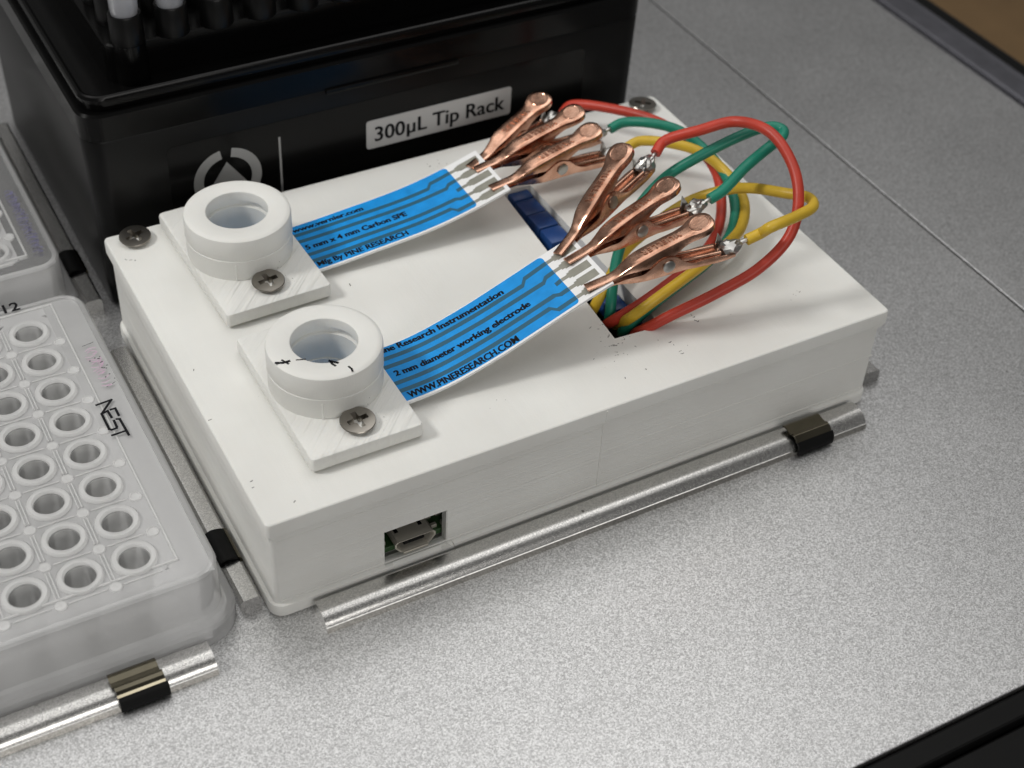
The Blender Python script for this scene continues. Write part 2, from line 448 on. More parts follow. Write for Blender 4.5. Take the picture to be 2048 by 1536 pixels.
bm = NB(); loft(bm, [[(32, -1, 2.2), (35.4, -1, 2.2), (35.4, -1, 11.35), (32, -1, 11.35)], [(32, 1.0, 2.2), (33.1, 1.0, 2.2), (33.1, 1.0, 11.35), (32, 1.0, 11.35)]]); c3 = finish(bm, 'c')
link('body', shade(boolean(body, [c1, c2, c3]), 30), 'white_wall', wb)
bm = NB()
lp = [(.7, 19.7, .9), (.62, 19.95, .9), (.2, 20.15, .9), (.02, 20.45, .9), (.0, 22.9, .9), (.12, 23.35, .9), (.32, T, .8)]
loft(bm, [ringpoly(i, W - i, i, D - i, r, z) for i, z, r in lp])
lid = finish(bm, 'lid')
bm = NB(); prism(bm, [(75.3, 15.9), (85.2, 15.3), (85.1, 66), (78.5, 66.2)], 15, 30); c1 = finish(bm, 'c')
lidm = shade(boolean(lid, [c1]), 30)
lo = link('lid', lidm, 'white_top', wb)
bm = NB(); box(bm, .55, W - .55, .55, D - .55, 19.4, 19.75)   # inner ledge under the lid, closing the box
ledge = finish(bm, 'ledge')
bm = NB(); prism(bm, [(74.5, 15), (86, 14.5), (86, 67), (77.5, 67)], 15, 30); c2 = finish(bm, 'c')
link('inner_ledge', boolean(ledge, [c2]), 'white_wall', wb)
# a vertical print seam and a few thin layer ridges on the front wall
bm = NB(); tube(bm, [(64.2, .82, 3.2), (64.3, .8, 12), (64.2, .82, 19.6)], .17, 8); tube(bm, [(64.1, .02, 20.5), (64.2, .02, 23.0)], .14, 8)
obj('print_seam', bm, 'white_wall', wb)
bm = NB(); box(bm, 64.4, 126.8, .70, 1.0, 11.9, 12.1, .06, 1); box(bm, 1.8, 64.0, .72, 1.0, 18.2, 18.4, .06, 1); box(bm, 1.8, 126.0, .66, 1.0, 3.5, 3.7, .05, 1)
obj('layer_ridge', bm, 'white_wall', wb)
screw(wb, 5.5, 82.0, 24.0, 20, (4, -3)); screw(wb, 122.6, 81.8, 24.0, 50, (0, 4))
SCUFF = [(92.1, 15.5), (92.2, 14.8), (91.9, 13.8), (92.2, 13.4), (84.1, 10.6), (84.3, 9.6), (84.4, 7.6), (84.4, 6.9), (68.8, 12.6), (76.0, 6.1), (71.3, 5.7), (3.4, 75.9), (2.7, 76.4), (1.9, 76.9), (2.7, 41.0), (0.8, 27.6), (6.4, 3.4), (1.8, 10.8), (1.5, 9.3), (44.5, 60.8), (37.6, 51.4), (72.8, 20.6)]
rs = random.Random(12); bm = NB()
for x, y in SCUFF:
    a = rs.uniform(0, 3.1); l = rs.uniform(.08, .32)
    flat_stroke(bm, [(x - l * math.cos(a), y - l * math.sin(a)), (x, y + rs.uniform(-.1, .1)), (x + l * math.cos(a), y + l * math.sin(a))], rs.uniform(.08, .2), T + .004, T + .014)
obj('scuff_mark', bm, 'scuff', lo)['kind'] = 'stuff'
# floor of the box, circuit board, port and terminal blocks
bm = NB(); box(bm, 2.7, W - 2.7, 2.7, D - 2.7, 1.2, 2.2); obj('inner_floor', bm, 'white_wall', wb)
bm = NB(); box(bm, 8, 120, 3.0, 70, 3.4, 4.6, .1, 1)
pcb = obj('circuit_board', bm, 'pcb', wb)
bm = NB(); random.seed(3)
for k in range(16):
    x = 19.5 + (k % 8) * 2.0; 
    if 22.6 < x < 30.8: continue
    y = 3.6 + (k // 8) * 2.4; box(bm, x, x + 1.1, y, y + .7, 4.6, 5.2 + .5 * random.random(), .06, 1)
obj('chip', bm, 'usb', pcb)
# micro USB shell, opening towards the front
def usb_ring(y, s, zc=6.0, g=0.0):
    P = [(-3.7, .95), (-3.3, 1.35), (3.3, 1.35), (3.7, .95), (3.7, .2), (2.6, -1.25), (-2.6, -1.25), (-3.7, .2)]
    return [(26.9 + (a * s if abs(a) > 0 else a), y, zc + b * s) for a, b in P]
bm = NB()
loft(bm, [usb_ring(7, 1.0), usb_ring(1.5, 1.0), usb_ring(.9, 1.06), usb_ring(.9, .97), usb_ring(1.5, .88), usb_ring(6.4, .88)])
us = obj('usb_port', bm, 'usb', wb, 30)
us.location = (0, -.0004, .0004)
bm = NB(); box(bm, 24.9, 28.9, 1.4, 6, 5.75, 6.35, .1, 1); obj('tongue', bm, 'frame_black', us)
bm = NB(); box(bm, 24.0, 24.7, 3.2, 4.6, 7.2, 7.42, .05, 1); box(bm, 28.6, 29.3, 3.2, 4.6, 7.2, 7.42, .05, 1); obj('latch_slot', bm, 'frame_black', us)
bm = NB(); box(bm, 24.5, 29.3, .55, 1.0, 4.35, 4.8, .1, 1); obj('lower_lip', bm, 'usb', us)
def terminal(x0, x1, y0, y1, z1, n):
    bm = NB(); w_ = (y1 - y0) / n
    for k in range(n): box(bm, x0, x1, y0 + k * w_ + .08, y0 + (k + 1) * w_ - .08, 4.6, z1 - (.0 if k % 2 else .12), .4, 2)
    t = obj('terminal_block', bm, 'blue_block', wb)
    bm = NB()
    for k in range(n):
        cy = y0 + (k + .5) * (y1 - y0) / n; box(bm, x0 - .25, x0 + .3, cy - 1.6, cy + 1.6, 8, z1 - 3, .1, 1)
    obj('wire_entry', bm, 'frame_black', t)
terminal(79.9, 84.6, 47.5, 68.5, 22.6, 4); terminal(80.6, 84.6, 20.0, 46.9, 21.0, 5)

# ------------------------------------------------------------------ ring mounts
def mount(label, cx, cy, x0, x1, y0, y1, rot, ink=False):
    R = Matrix.Rotation(math.radians(rot), 3, 'Z')
    t = thing('ring_mount', label, 'mount', (cx, cy, T), 'ring mounts on the white box', R)
    z = 3.35
    bm = NB(); a_ = (x0 - cx, x1 - cx, y0 - cy, y1 - cy)
    loft(bm, [[(p, q, h) for p, q in rrect(a_[0] + i, a_[1] - i, a_[2] + i, a_[3] - i, .7, 4)] for i, h in ((.8, .02), (.8, .35), (.3, .45), (.05, .65), (0, 1.0), (0, z - .5), (.12, z - .15), (.4, z))])
    pm = finish(bm, 'base_plate')
    bm = NB(); lathe(bm, [(5.6, -2), (5.6, 9)], 40); c1 = finish(bm, 'c')
    bm = NB(); box(bm, 3, 20, -8.4, 7.6, -.5, 1.75); c2 = finish(bm, 'c')
    link('base_plate', shade(boolean(pm, [c1, c2]), 30), 'white_raster', t)
    bm = NB()
    H = 12.5
    pr = [(9.9, z - .05), (10.02, z + .3), (10.02, 7.3), (10.11, 7.5), (10.11, 7.7), (9.99, 7.82), (9.99, 7.92), (10.09, 8.05), (10.1, H - .9), (9.95, H - .35), (9.5, H - .05), (9.0, H),
          (6.1, H), (5.85, H - .12), (5.75, H - .4), (5.75, H - 2.0), (6.35, H - 2.3), (6.35, H - 3.4), (5.9, H - 3.6), (5.85, .6), (5.75, z - .05)]
    lathe(bm, pr, 96, close=True)
    co = obj('collar', bm, 'white_top', t, 40)
    bm = NB(); tube(bm, [(10.04 * math.cos(a), 10.04 * math.sin(a), zz) for a, zz in ((-2.02, z + .1), (-2.02, 6.9))], .14, 6)
    obj('print_seam', bm, 'white_top', co)
    bm = NB(); lathe(bm, [(5.7, .4), (5.7, 1.2), (.1, 1.25)], 40); obj('well_floor', bm, 'spe_white', t)
    screw(t, .35, -12.75, z + .45, 5, (3, -2))
    if ink:
        bm = NB()
        for st, wd in (([(11.84, 22.97), (12.9, 22.5), (13.98, 22.45)], .5), ([(13.0, 23.2), (13.6, 21.9)], .35), ([(15.2, 22.2), (16.6, 21.75)], .25), ([(20.1, 19.6), (20.7, 19.0), (21.1, 18.6)], .5), ([(20.1, 19.6), (20.2, 18.7), (20.45, 18.1)], .4), ([(22.4, 16.9), (22.6, 16.2), (22.5, 15.6)], .35)):
            flat_stroke(bm, [(a - cx, b - cy) for a, b in st], wd, H + .005, H + .03)
        obj('ink_mark', bm, 'ink', co)
    return t
mount('white ring mount at the back left of the box, holding the farther blue strip', 21.6, 66.7, 11.6, 32.5, 48.9, 84.6, 1.5)
mount('white ring mount at the front of the box with black pen marks on its ring', 21.4, 25.0, 11.3, 31.9, 7.6, 42.3, 0, True)

# ------------------------------------------------------------------ printed electrode strips
def interp(prof):
    P = catmull([(a, 0, b) for a, b in prof], 12)
    xs = [p.x for p in P]; zs = [p.z for p in P]
    def f(x):
        if x <= xs[0]: return zs[0]
        for i in range(len(xs) - 1):
            if x <= xs[i + 1]:
                t = (x - xs[i]) / (xs[i + 1] - xs[i]); return zs[i] + t * (zs[i + 1] - zs[i])
        return zs[-1] + (x - xs[-1]) * (zs[-1] - zs[-2]) / (xs[-1] - xs[-2])
    return f
def strip(label, y0, prof, xend, blue_end, texts, skew=0.0):
    f = interp(prof); wd = 15.1
    base = Vector((20, y0, T))
    t = thing('electrode_strip', label, 'electrode strip', tuple(base), 'electrode strips')
    def P(x, tt, h):
        d = (f(x + .3) - f(x - .3)) / .6; n = Vector((-d, 0, 1)).normalized()
        return Vector((x, y0 + tt + skew * (x - 32), f(x))) + n * h - base
    def sheet(x0, x1, t0, t1, h0, h1, bm, r=0.0):
        n = max(1, int((x1 - x0) / 1.3))
        rings = []
        for i in range(n + 1):
            x = x0 + (x1 - x0) * i / n; e = 0
            rings.append([P(x, t0, h0), P(x, t1, h0), P(x, t1, h1), P(x, t0, h1)])
        if r:
            rings[-1] = [P(x1 - r, t0, h0), P(x1 - r, t1, h0), P(x1 - r, t1, h1), P(x1 - r, t0, h1)]
            for k in range(1, 5):
                a = k / 4 * math.pi / 2; e = r * (1 - math.cos(a)); x = x1 - r + r * math.sin(a)
                rings.append([P(x, t0 + e, h0), P(x, t1 - e, h0), P(x, t1 - e, h1), P(x, t0 + e, h1)])
        loft(bm, rings); return bm
    def line(pts, wd_, h0, h1, bm):
        """a printed conductor following points (x, t)"""
        for (xa, ta), (xb, tb) in zip(pts[:-1], pts[1:]):
            n = max(1, int(abs(xb - xa) / 1.3)); rings = []
            for i in range(n + 1):
                k = i / n; x = xa + (xb - xa) * k; tt = ta + (tb - ta) * k
                rings.append([P(x, tt - wd_ / 2, h0), P(x, tt + wd_ / 2, h0), P(x, tt + wd_ / 2, h1), P(x, tt - wd_ / 2, h1)])
            loft(bm, rings)
    bm = NB(); sheet(14, xend, 0, wd, -.25, .25, bm); obj('substrate', bm, 'spe_white', t, 60)
    bm = NB(); sheet(14, blue_end, .45, wd - .2, .25, .28, bm, .8); cv = obj('blue_coating', bm, 'spe_blue', t, 60)
    trk = [[(18, 3.3), (blue_end - 4.6, 3.0), (blue_end - 3.7, 1.7), (blue_end - .05, 1.75)],
           [(18, 5.5), (blue_end - 2.6, 5.0), (blue_end - 1.7, 4.4), (blue_end - .05, 4.45)],
           [(blue_end - 1.3, 7.0), (blue_end - .05, 7.2)],
           [(18, 10.3), (blue_end - 2.6, 9.0), (blue_end - 1.8, 9.8), (blue_end - .05, 9.95)],
           [(18, 12.4), (blue_end - 5.6, 11.3), (blue_end - 4.6, 12.5), (blue_end - .05, 12.75)]]
    for p in trk:
        bm = NB(); line(p, .98, .28, .30, bm); obj('trace', bm, 'spe_trace', cv, 60)
    for k, c in enumerate((1.75, 4.45, 7.2, 9.95, 12.75)):
        bm = NB(); line([(blue_end + .02, c), (blue_end + 1.3, c)], .8, .25, .275, bm)
        line([(blue_end + 1.3, c), (blue_end + 1.9, c)], 1.4, .25, .276, bm)
        line([(blue_end + 1.9, c), (xend - .75, c)], 1.9, .25, .277, bm)
        obj('contact_pad', bm, 'spe_pad', t, 60)
    for body_, x0, x1, t0, h, off in texts:
        me = fit_text(body_, x0, x1, h, offset=off, depth=.01)
        sl = (body_ is None)
        me = bold_mesh(me, lambda a, b, c, e: P(a, t0[0] + (t0[1] - t0[0]) * (a - x0) / (x1 - x0) + b, .31 + (c > 0) * .02 + e), 'lettering', .075)
        link('lettering', me, 'ink', cv)
    return t, P
near_prof = [(14, 25.0), (32.8, 25.2), (40.5, 26.1), (50.3, 29.0), (58.2, 32.1), (66.7, 35.6), (73.5, 38.2)]
far_prof = [(14, 25.0), (32.5, 25.2), (44.8, 26.2), (57.5, 27.6), (67, 29.7), (74.5, 32.0)]
near_t, near_P = strip('blue printed strip nearest the camera, lettered for a 2 mm diameter electrode', 14.9, near_prof, 73.0, 66.6,
    [('Pine Research Instrumentation', 33.0, 57.6, (13.6, 12.2), 1.45 , .01), ('2 mm diameter working electrode', 33.4, 59.8, (7.0, 6.2), 1.45 , .01), ('WWW.PINERESEARCH.COM', 33.2, 54.6, (.85, .65), 1.6, .002)])
far_t, far_P = strip('blue printed strip behind, lettered 5 mm x 4 mm carbon', 55.6, far_prof, 74.4, 67.4,
    [('www.vernier.com', 33.2, 48.1, (13.0, 12.7), 1.3 , .01), ('5 mm x 4 mm Carbon SPE', 33.5, 54.8, (6.9, 6.5), 1.45 , .01), ('Mfg By PINE RESEARCH', 33.6, 52.5, (1.2, 1.0), 1.45, .002)])

# ------------------------------------------------------------------ alligator clip leads
def channel(stations, th=.32, up=1):
    """stamped channel: stations (x, half width, face z, wall depth); up=+1 walls hang down"""
    bm = NB(); rings = []
    for x, hw, z, d in stations:
        r = min(.22, hw * .25)
        o_ = [(-hw - .05, z - up * d), (-hw, z - up * r), (-hw + r * .3, z - up * r * .3), (-hw + r, z), (-hw * .3, z + up * .015), (hw * .3, z + up * .015), (hw - r, z), (hw - r * .3, z - up * r * .3), (hw, z - up * r), (hw + .05, z - up * d)]
        w2 = hw - th
        i_ = [(w2 + .05, z - up * d), (w2, z - up * (th + r * .5)), (w2 - .1, z - up * th), (-w2 + .1, z - up * th), (-w2, z - up * (th + r * .5)), (-w2 - .05, z - up * d)]
        rings.append([(x, a, b) for a, b in o_ + i_])
    loft(bm, rings); return bm
def smooth_st(st, n=4):
    P = []
    for k in range(1, len(st[0])):
        P.append([p.z for p in catmull([(s[0], 0, s[k]) for s in st], n)])
    X = [p.x for p in catmull([(s[0], 0, s[1]) for s in st], n)]
    return [(X[i],) + tuple(p[i] for p in P) for i in range(len(X))]
up_st = [(0, 1.02, .72, .36), (2.5, 1.04, .72, .36), (5.2, 1.08, .78, .40), (6.3, 1.15, 1.05, .55), (7.6, 1.30, 1.65, .9), (9.2, 1.62, 2.25, 1.5), (11.5, 1.75, 2.75, 2.3), (14, 1.72, 3.1, 2.9), (16.5, 1.66, 3.35, 2.7), (18.8, 1.66, 3.55, 1.8), (20.4, 1.85, 3.8, 1.4), (21.8, 2.35, 4.1, 1.3), (23.2, 2.62, 4.35, 1.25), (24.4, 2.42, 4.5, 1.2), (25.2, 1.85, 4.55, 1.1), (25.65, 1.05, 4.5, 1.0)]
lo_st = [(0.1, 1.02, -.72, .36), (3, 1.04, -.72, .36), (5.4, 1.1, -.85, .5), (6.8, 1.3, -1.2, 1.0), (8.6, 1.7, -1.6, 1.5), (10.5, 1.95, -1.95, 1.75), (12.3, 2.0, -2.25, 2.7), (14, 2.0, -2.5, 3.75), (15.6, 2.0, -2.75, 4.05), (17.2, 2.0, -2.95, 3.4), (18.6, 2.0, -3.15, 2.0), (20, 2.05, -3.5, 1.35), (23, 2.15, -4.1, 1.35), (26, 2.15, -4.65, 1.2), (28.6, 1.8, -5.1, .75)]
CL = {}
CL['upper_jaw'] = finish(channel(smooth_st(up_st), .32, 1), 'upper_jaw', 40)
CL['lower_jaw'] = finish(channel(smooth_st(lo_st), .32, -1), 'lower_jaw', 40)
bm = NB(); lathe(bm, [(1.95, -.1), (1.95, .02), (1.85, .09), (1.72, .09), (1.62, .02), (.1, .01)], 36)
bmesh.ops.transform(bm, matrix=Matrix.Translation((23.15, 0, 4.36)) @ Matrix.Rotation(math.radians(-9), 4, 'Y'), verts=bm.verts)
CL['thumb_pad'] = finish(bm, 'thumb_pad', 12)
bm = NB(); lathe(bm, [(1.2, -2.28), (1.2, -2.15), (1.15, -2.05), (.9, -1.9), (.9, 1.9), (1.15, 2.05), (1.2, 2.15), (1.2, 2.28), (1.05, 2.36), (.1, 2.34)], 28)
bmesh.ops.transform(bm, matrix=Matrix.Translation((15.4, 0, -.6)) @ Matrix.Rotation(math.radians(90), 4, 'X'), verts=bm.verts)
CL['rivet'] = finish(bm, 'rivet', 40)
bm = NB()
coil = [(15.4 + 1.35 * math.cos(a), -1.1 + 2.2 * a / (2 * math.pi * 4), -.6 + 1.35 * math.sin(a)) for a in [i * math.pi / 8 for i in range(65)]]
tube(bm, coil, .22, 8); tube(bm, [(16.6, -1.0, -1.0), (20, -1.05, -2.0), (26, -1.1, -3.3)], .42, 10); tube(bm, [(16.6, 1.0, -.9), (20, 1.05, -1.9), (25.6, 1.1, -3.2)], .42, 10)
CL['spring'] = finish(bm, 'spring', 50)
def solder_mesh(seed):
    bm = NB(); bmesh.ops.create_icosphere(bm, subdivisions=3, radius=1)
    from mathutils import noise as mn
    for v in bm.verts:
        d = v.co.normalized(); k = 1 + .38 * mn.noise(d * 1.9 + Vector((seed * 3.1, 0, 0))) + .16 * mn.noise(d * 5 + Vector((seed, 2, 0)))
        x = d.x; s = 1 - .35 * max(0, x)
        v.co = Vector((28.6 + 2.5 * x * k, 1.75 * d.y * k * s, -3.9 + 1.5 * d.z * k * s))
    # pinched ear of the crimp tab
    a = [bm.verts.new(p) for p in ((26.2, 2.0, -4.4), (28.4, 1.8, -4.4), (27.2, 1.85, -1.2), (26.2, 1.7, -4.4), (28.4, 1.5, -4.4), (27.2, 1.55, -1.2))]
    for f in ((0, 1, 2), (3, 5, 4), (0, 3, 4, 1), (1, 4, 5, 2), (2, 5, 3, 0)): bm.faces.new([a[i] for i in f])
    bm2 = tube(bm, [(30.2, 0, -3.9), (31.4, 0.05, -3.9), (32.8, 0, -3.9)], .42, 8)
    return finish(bm, 'solder_joint', 25)
for k in ('upper_jaw', 'lower_jaw', 'thumb_pad', 'spring'): CL[k].materials.append(M['copper'])
CL['rivet'].materials.append(M['rivet'])
def lettering_mesh():
    me = text_mesh('MUELLER', 1.75, offset=.02, depth=.1, spacing=1.15)
    def fn(x, y, z):
        X = 19.4 - x; Y = -(y - .6)
        zz = None
        for (xa, _, za, _), (xb, _, zb, _) in zip(up_st[:-1], up_st[1:]):
            if xa <= X <= xb: zz = za + (zb - za) * (X - xa) / (xb - xa)
        return (X, Y, (zz or 3) + .02 + (z > 0) * .2)
    me = map_mesh(me, fn, 'lettering'); me.materials.append(M['copper']); return me
LETTER = lettering_mesh()
def lead(label, tip, head, colour, way, seed, roll=0, letters=True, pitch=9.6):
    tip = Vector(tip); head = Vector(head); d = (head - tip).normalized()
    side = Vector((0, 0, 1)).cross(d).normalized(); upv = d.cross(side)
    a = math.radians(pitch); dx = (d * math.cos(a) - upv * math.sin(a)).normalized()     # jaw axis, the handle rises from it
    upv = dx.cross(side)*1.0
    upv = -upv if upv.z < 0 else upv
    if roll:
        q = Matrix.Rotation(math.radians(roll), 3, dx); side = q @ side; upv = q @ upv
    Rm = Matrix((dx, side, upv)).transposed()
    t = thing('clip_lead', label, 'alligator clip', tuple(tip), 'copper alligator clips on wires', Rm)
    for k in ('upper_jaw', 'lower_jaw', 'rivet', 'spring'):
        o = bpy.data.objects.new(k, CL[k]); col.objects.link(o); o.parent = t
        if k == 'upper_jaw':
            p = bpy.data.objects.new('thumb_pad', CL['thumb_pad']); col.objects.link(p); p.parent = o
            if letters:
                p = bpy.data.objects.new('lettering', LETTER); col.objects.link(p); p.parent = o
    link('solder_joint', solder_mesh(seed), 'solder', t)
    w0 = tip + Rm @ Vector((31.9, 0, -3.9)); w1 = tip + Rm @ Vector((35.0, 0, -3.7))
    pts = [w0, w1] + [Vector(q) for q in way]
    path = catmull(pts, 9); inv = Rm.transposed()
    bm = NB(); tube(bm, [inv @ (p - tip) for p in path], 1.06, 16)
    obj('wire', bm, colour, t, 50)
    return t
lead('copper alligator clip with red wire, farthest left of the three on the near strip', (68.8, 27.4, 36.9), (90.3, 38.1, 49.6), 'red',
     [(105.8, 38.5, 47.5), (111.6, 35.7, 49.5), (114.0, 27.9, 51.0), (114.5, 20.6, 48.0), (112.8, 15.3, 44.0), (109.6, 12.2, 39.0), (103.2, 11.5, 34.0), (94.8, 13.0, 29.5), (86.3, 14.6, 26.0), (82.0, 16.7, 22.5), (83.2, 23.7, 15.0)], 1, -15)
lead('copper alligator clip with looping green wire, middle of the three on the near strip', (69.0, 24.6, 37.0), (92.4, 26.3, 46.9), 'green',
     [(109.3, 27.8, 44.5), (117.0, 30.2, 46.0), (119.8, 31.0, 46.5), (121.2, 32.5, 46.8), (120.3, 34.2, 46.9), (117.8, 35.3, 46.5), (113.8, 36.2, 45.3), (106.0, 37.7, 42.0), (100.1, 39.4, 38.0), (94.6, 38.9, 34.0), (90.0, 36.5, 31.0), (85.5, 32.4, 28.0), (81.8, 27.7, 25.5), (79.9, 24.8, 21.5), (82.7, 29.2, 14.0)], 2, -8)
lead('copper alligator clip with yellow wire, nearest the front edge of the near strip', (68.5, 16.8, 36.7), (92.0, 14.3, 46.6), 'yellow',
     [(103.3, 11.0, 43.5), (110.1, 11.8, 43.5), (115.1, 13.6, 43.0), (116.9, 17.4, 42.0), (114.8, 21.5, 41.0), (112.6, 29.1, 38.0), (110.6, 34.0, 35.0), (106.3, 37.5, 32.0), (100.9, 37.9, 30.0), (94.0, 36.0, 28.5), (88.4, 34.2, 27.0), (81.3, 28.8, 25.5), (78.3, 27.8, 21.5), (81.5, 33.6, 14.0)], 3, -3)
lead('copper alligator clip with red wire at the far strip, nearest the black rack', (71.0, 66.7, 31.0), (93.8, 76.8, 37.0), 'red',
     [(110.1, 72.3, 31.5), (114.9, 64.0, 32.0), (117.9, 54.9, 31.0), (118.0, 47.2, 29.5), (114.5, 39.4, 28.0), (108.9, 32.2, 27.0), (101.1, 26.7, 26.5), (91.8, 23.1, 26.0), (83.9, 21.0, 25.0), (79.3, 22.9, 21.0), (81.4, 29.0, 14.0)], 4)
lead('copper alligator clip with green wire, middle of the three on the far strip', (71.5, 65.3, 31.1), (95.6, 65.7, 39.3), 'green',
     [(110.8, 61.9, 34.2), (115.1, 56.9, 34.0), (117.8, 51.2, 32.0), (117.9, 43.6, 30.5), (115.1, 35.6, 29.0), (109.3, 28.7, 28.0), (102.0, 24.7, 27.0), (94.5, 22.0, 26.5), (86.2, 19.6, 25.5), (80.9, 20.1, 21.0), (83.0, 25.4, 14.0)], 5)
lead('copper alligator clip with yellow wire at the front edge of the far strip', (71.4, 58.3, 31.1), (95.7, 58.8, 39.0), 'yellow',
     [(111.5, 54.2, 33.5), (115.5, 49.8, 33.0), (118.1, 44.1, 31.0), (117.2, 35.8, 29.5), (111.3, 28.2, 29.5), (104.0, 23.8, 30.0), (96.4, 20.5, 30.2), (86.8, 17.7, 29.2), (81.0, 18.5, 25.2), (81.3, 24.3, 18.0)], 6)

# ------------------------------------------------------------------ black tip rack
ox, oy = .3, 90.7
tr = thing('tip_rack', 'black box of pipette tips with a white label on its front', 'tip rack', (ox, oy, 0))
def rr(i, z, r): return ringpoly(i, 127.2 - i, i, 85 - i, r, z, 7)
bm = NB(); loft(bm, [rr(1.5, 0, 4), (rr(1.2, .5, 4)), rr(.5, 40.2, 4.5), rr(.7, 40.7, 4.5)]); obj('base_box', bm, 'black_soft', tr)
bm = NB(); loft(bm, [rr(.75, 40.8, 4.6), rr(.35, 41.0, 4.8), rr(.3, 46.3, 4.8), rr(.7, 46.8, 4.6)]); obj('upper_band', bm, 'black', tr)
bm = NB(); loft(bm, [rr(1.9, 46.8, 4.2), rr(1.7, 47.1, 4.4), rr(1.5, 49.2, 4.4), rr(1.8, 49.75, 4.2), rr(2.2, 49.9, 4.0), rr(2.7, 49.7, 3.6), rr(3.0, 49.0, 3.4), rr(3.4, 47.0, 3.2)]); obj('rim', bm, 'black', tr)
bm = NB(); loft(bm, [ringpoly(9.3, 118, 9.6, 75.4, 3, z) for z in (46.5, 55.0)] + [ringpoly(9.6, 117.7, 9.9, 75.1, 3, 55.3)]); ins = obj('tip_tray', bm, 'black', tr)
bm = NB(); lathe(bm, [(3.5, 46.6), (3.35, 55.32)], 32, 14.1, 11.0); obj('corner_post', bm, 'black', tr)
bm = NB(); box(bm, 50.0, 80.2, -.15, 1.0, 40.1, 41.3, .2, 2); obj('latch_edge', bm, 'black', tr)
# sleeves round the tips
bm = NB(); lathe(bm, [(3.25, 55.2), (3.3, 55.5), (3.2, 61.0), (3.05, 61.3), (2.75, 61.3), (2.7, 55.2)], 32, close=True)
SLV = finish(bm, 'tip_sleeve', 40); SLV.materials.append(M['black_soft'])
for r in range(3):
    for c in range(8):
        if r and c > 4: continue
        o = bpy.data.objects.new('tip_sleeve', SLV); col.objects.link(o); o.parent = tr
        o.location = Vector((14.08 + 9 * c, 11.04 + 9 * r, 0)) * S
# sticker, emblem and the clear label panel
front_y = lambda z: 1.2 - .7 * z / 40
def slab(name, poly, mat, off, th, parent=tr):
    bm = NB(); prism(bm, poly, off, off + th)
    for v in bm.verts: v.co = Vector((v.co.x, front_y(v.co.y) - v.co.z, v.co.y))
    return obj(name, bm, mat, parent)
slab('label_panel', rrect(16, 112, 8, 36.3, 1.5), 'black', .02, .08)
sk = slab('sticker', rrect(58.9, 93.6, 24.1, 31.1, .7), 'sticker', .12, .12)
me = fit_text('300\u00b5L Tip Rack', 60.8, 91.9, 3.7, offset=.006, depth=.01)
link('lettering', bold_mesh(me, lambda a, b, c, e: (a, front_y(b + 25.75) - .26 - (c > 0) * .02 - e, b + 25.75), 'lettering', .09), 'ink', sk)
cx_, cz_ = 28.0, 25.6
def arc(a0, a1, r0, r1, n=24):
    o_ = [(cx_ + r1 * math.cos(math.radians(a0 + (a1 - a0) * i / n)), cz_ + r1 * math.sin(math.radians(a0 + (a1 - a0) * i / n))) for i in range(n + 1)]
    i_ = [(cx_ + r0 * math.cos(math.radians(a0 + (a1 - a0) * i / n)), cz_ + r0 * math.sin(math.radians(a0 + (a1 - a0) * i / n))) for i in range(n + 1)]
    return o_ + i_[::-1]
def ring_emblem(poly): 
    return slab('emblem', poly, 'print_grey', .11, .04)
ring_emblem(arc(-78, 80, 5.2, 7.3, 20)); ring_emblem(arc(100, 258, 5.2, 7.3, 20))
ring_emblem([(cx_ - 4.0, cz_ - 1.6), (cx_ + 4.0, cz_ - 1.6), (cx_, cz_ + 4.2)])
slab('emblem_bar', [(39.3, 14), (39.75, 14), (39.75, 32.6), (39.3, 32.6)], 'print_grey', .11, .04)
# tips: clear collars standing in the sleeves
for k, (c, lab) in enumerate(((0, 'clear pipette tip in the left front corner of the black rack'), (1, 'clear pipette tip second from the left in the front row of the black rack'))):
    bm = NB()
    prof = []; n = 40
    pr = [(2.55, 55.6), (2.6, 61.5), (2.72, 61.8), (2.78, 66.2), (2.9, 66.4), (2.9, 67.2), (2.55, 67.2), (2.45, 62.0), (2.3, 55.6)]
    rings = []
    for r_, z_ in pr:
        rings.append([((r_ + (.09 if (i % 4 < 2 and 61.9 < z_ < 66.3 and r_ > 2.6) else 0)) * math.cos(2 * math.pi * i / n), (r_ + (.09 if (i % 4 < 2 and 61.9 < z_ < 66.3 and r_ > 2.6) else 0)) * math.sin(2 * math.pi * i / n), z_ - 55.6) for i in range(n)])
    loft(bm, rings, False, False, True)
    o = obj('pipette_tip', bm, 'clear_tip', None, 30)
    o.location = Vector((ox + 14.08 + 9 * c, oy + 11.04, 55.6)) * S
    tag(o, lab, 'pipette tip', 'clear pipette tips')

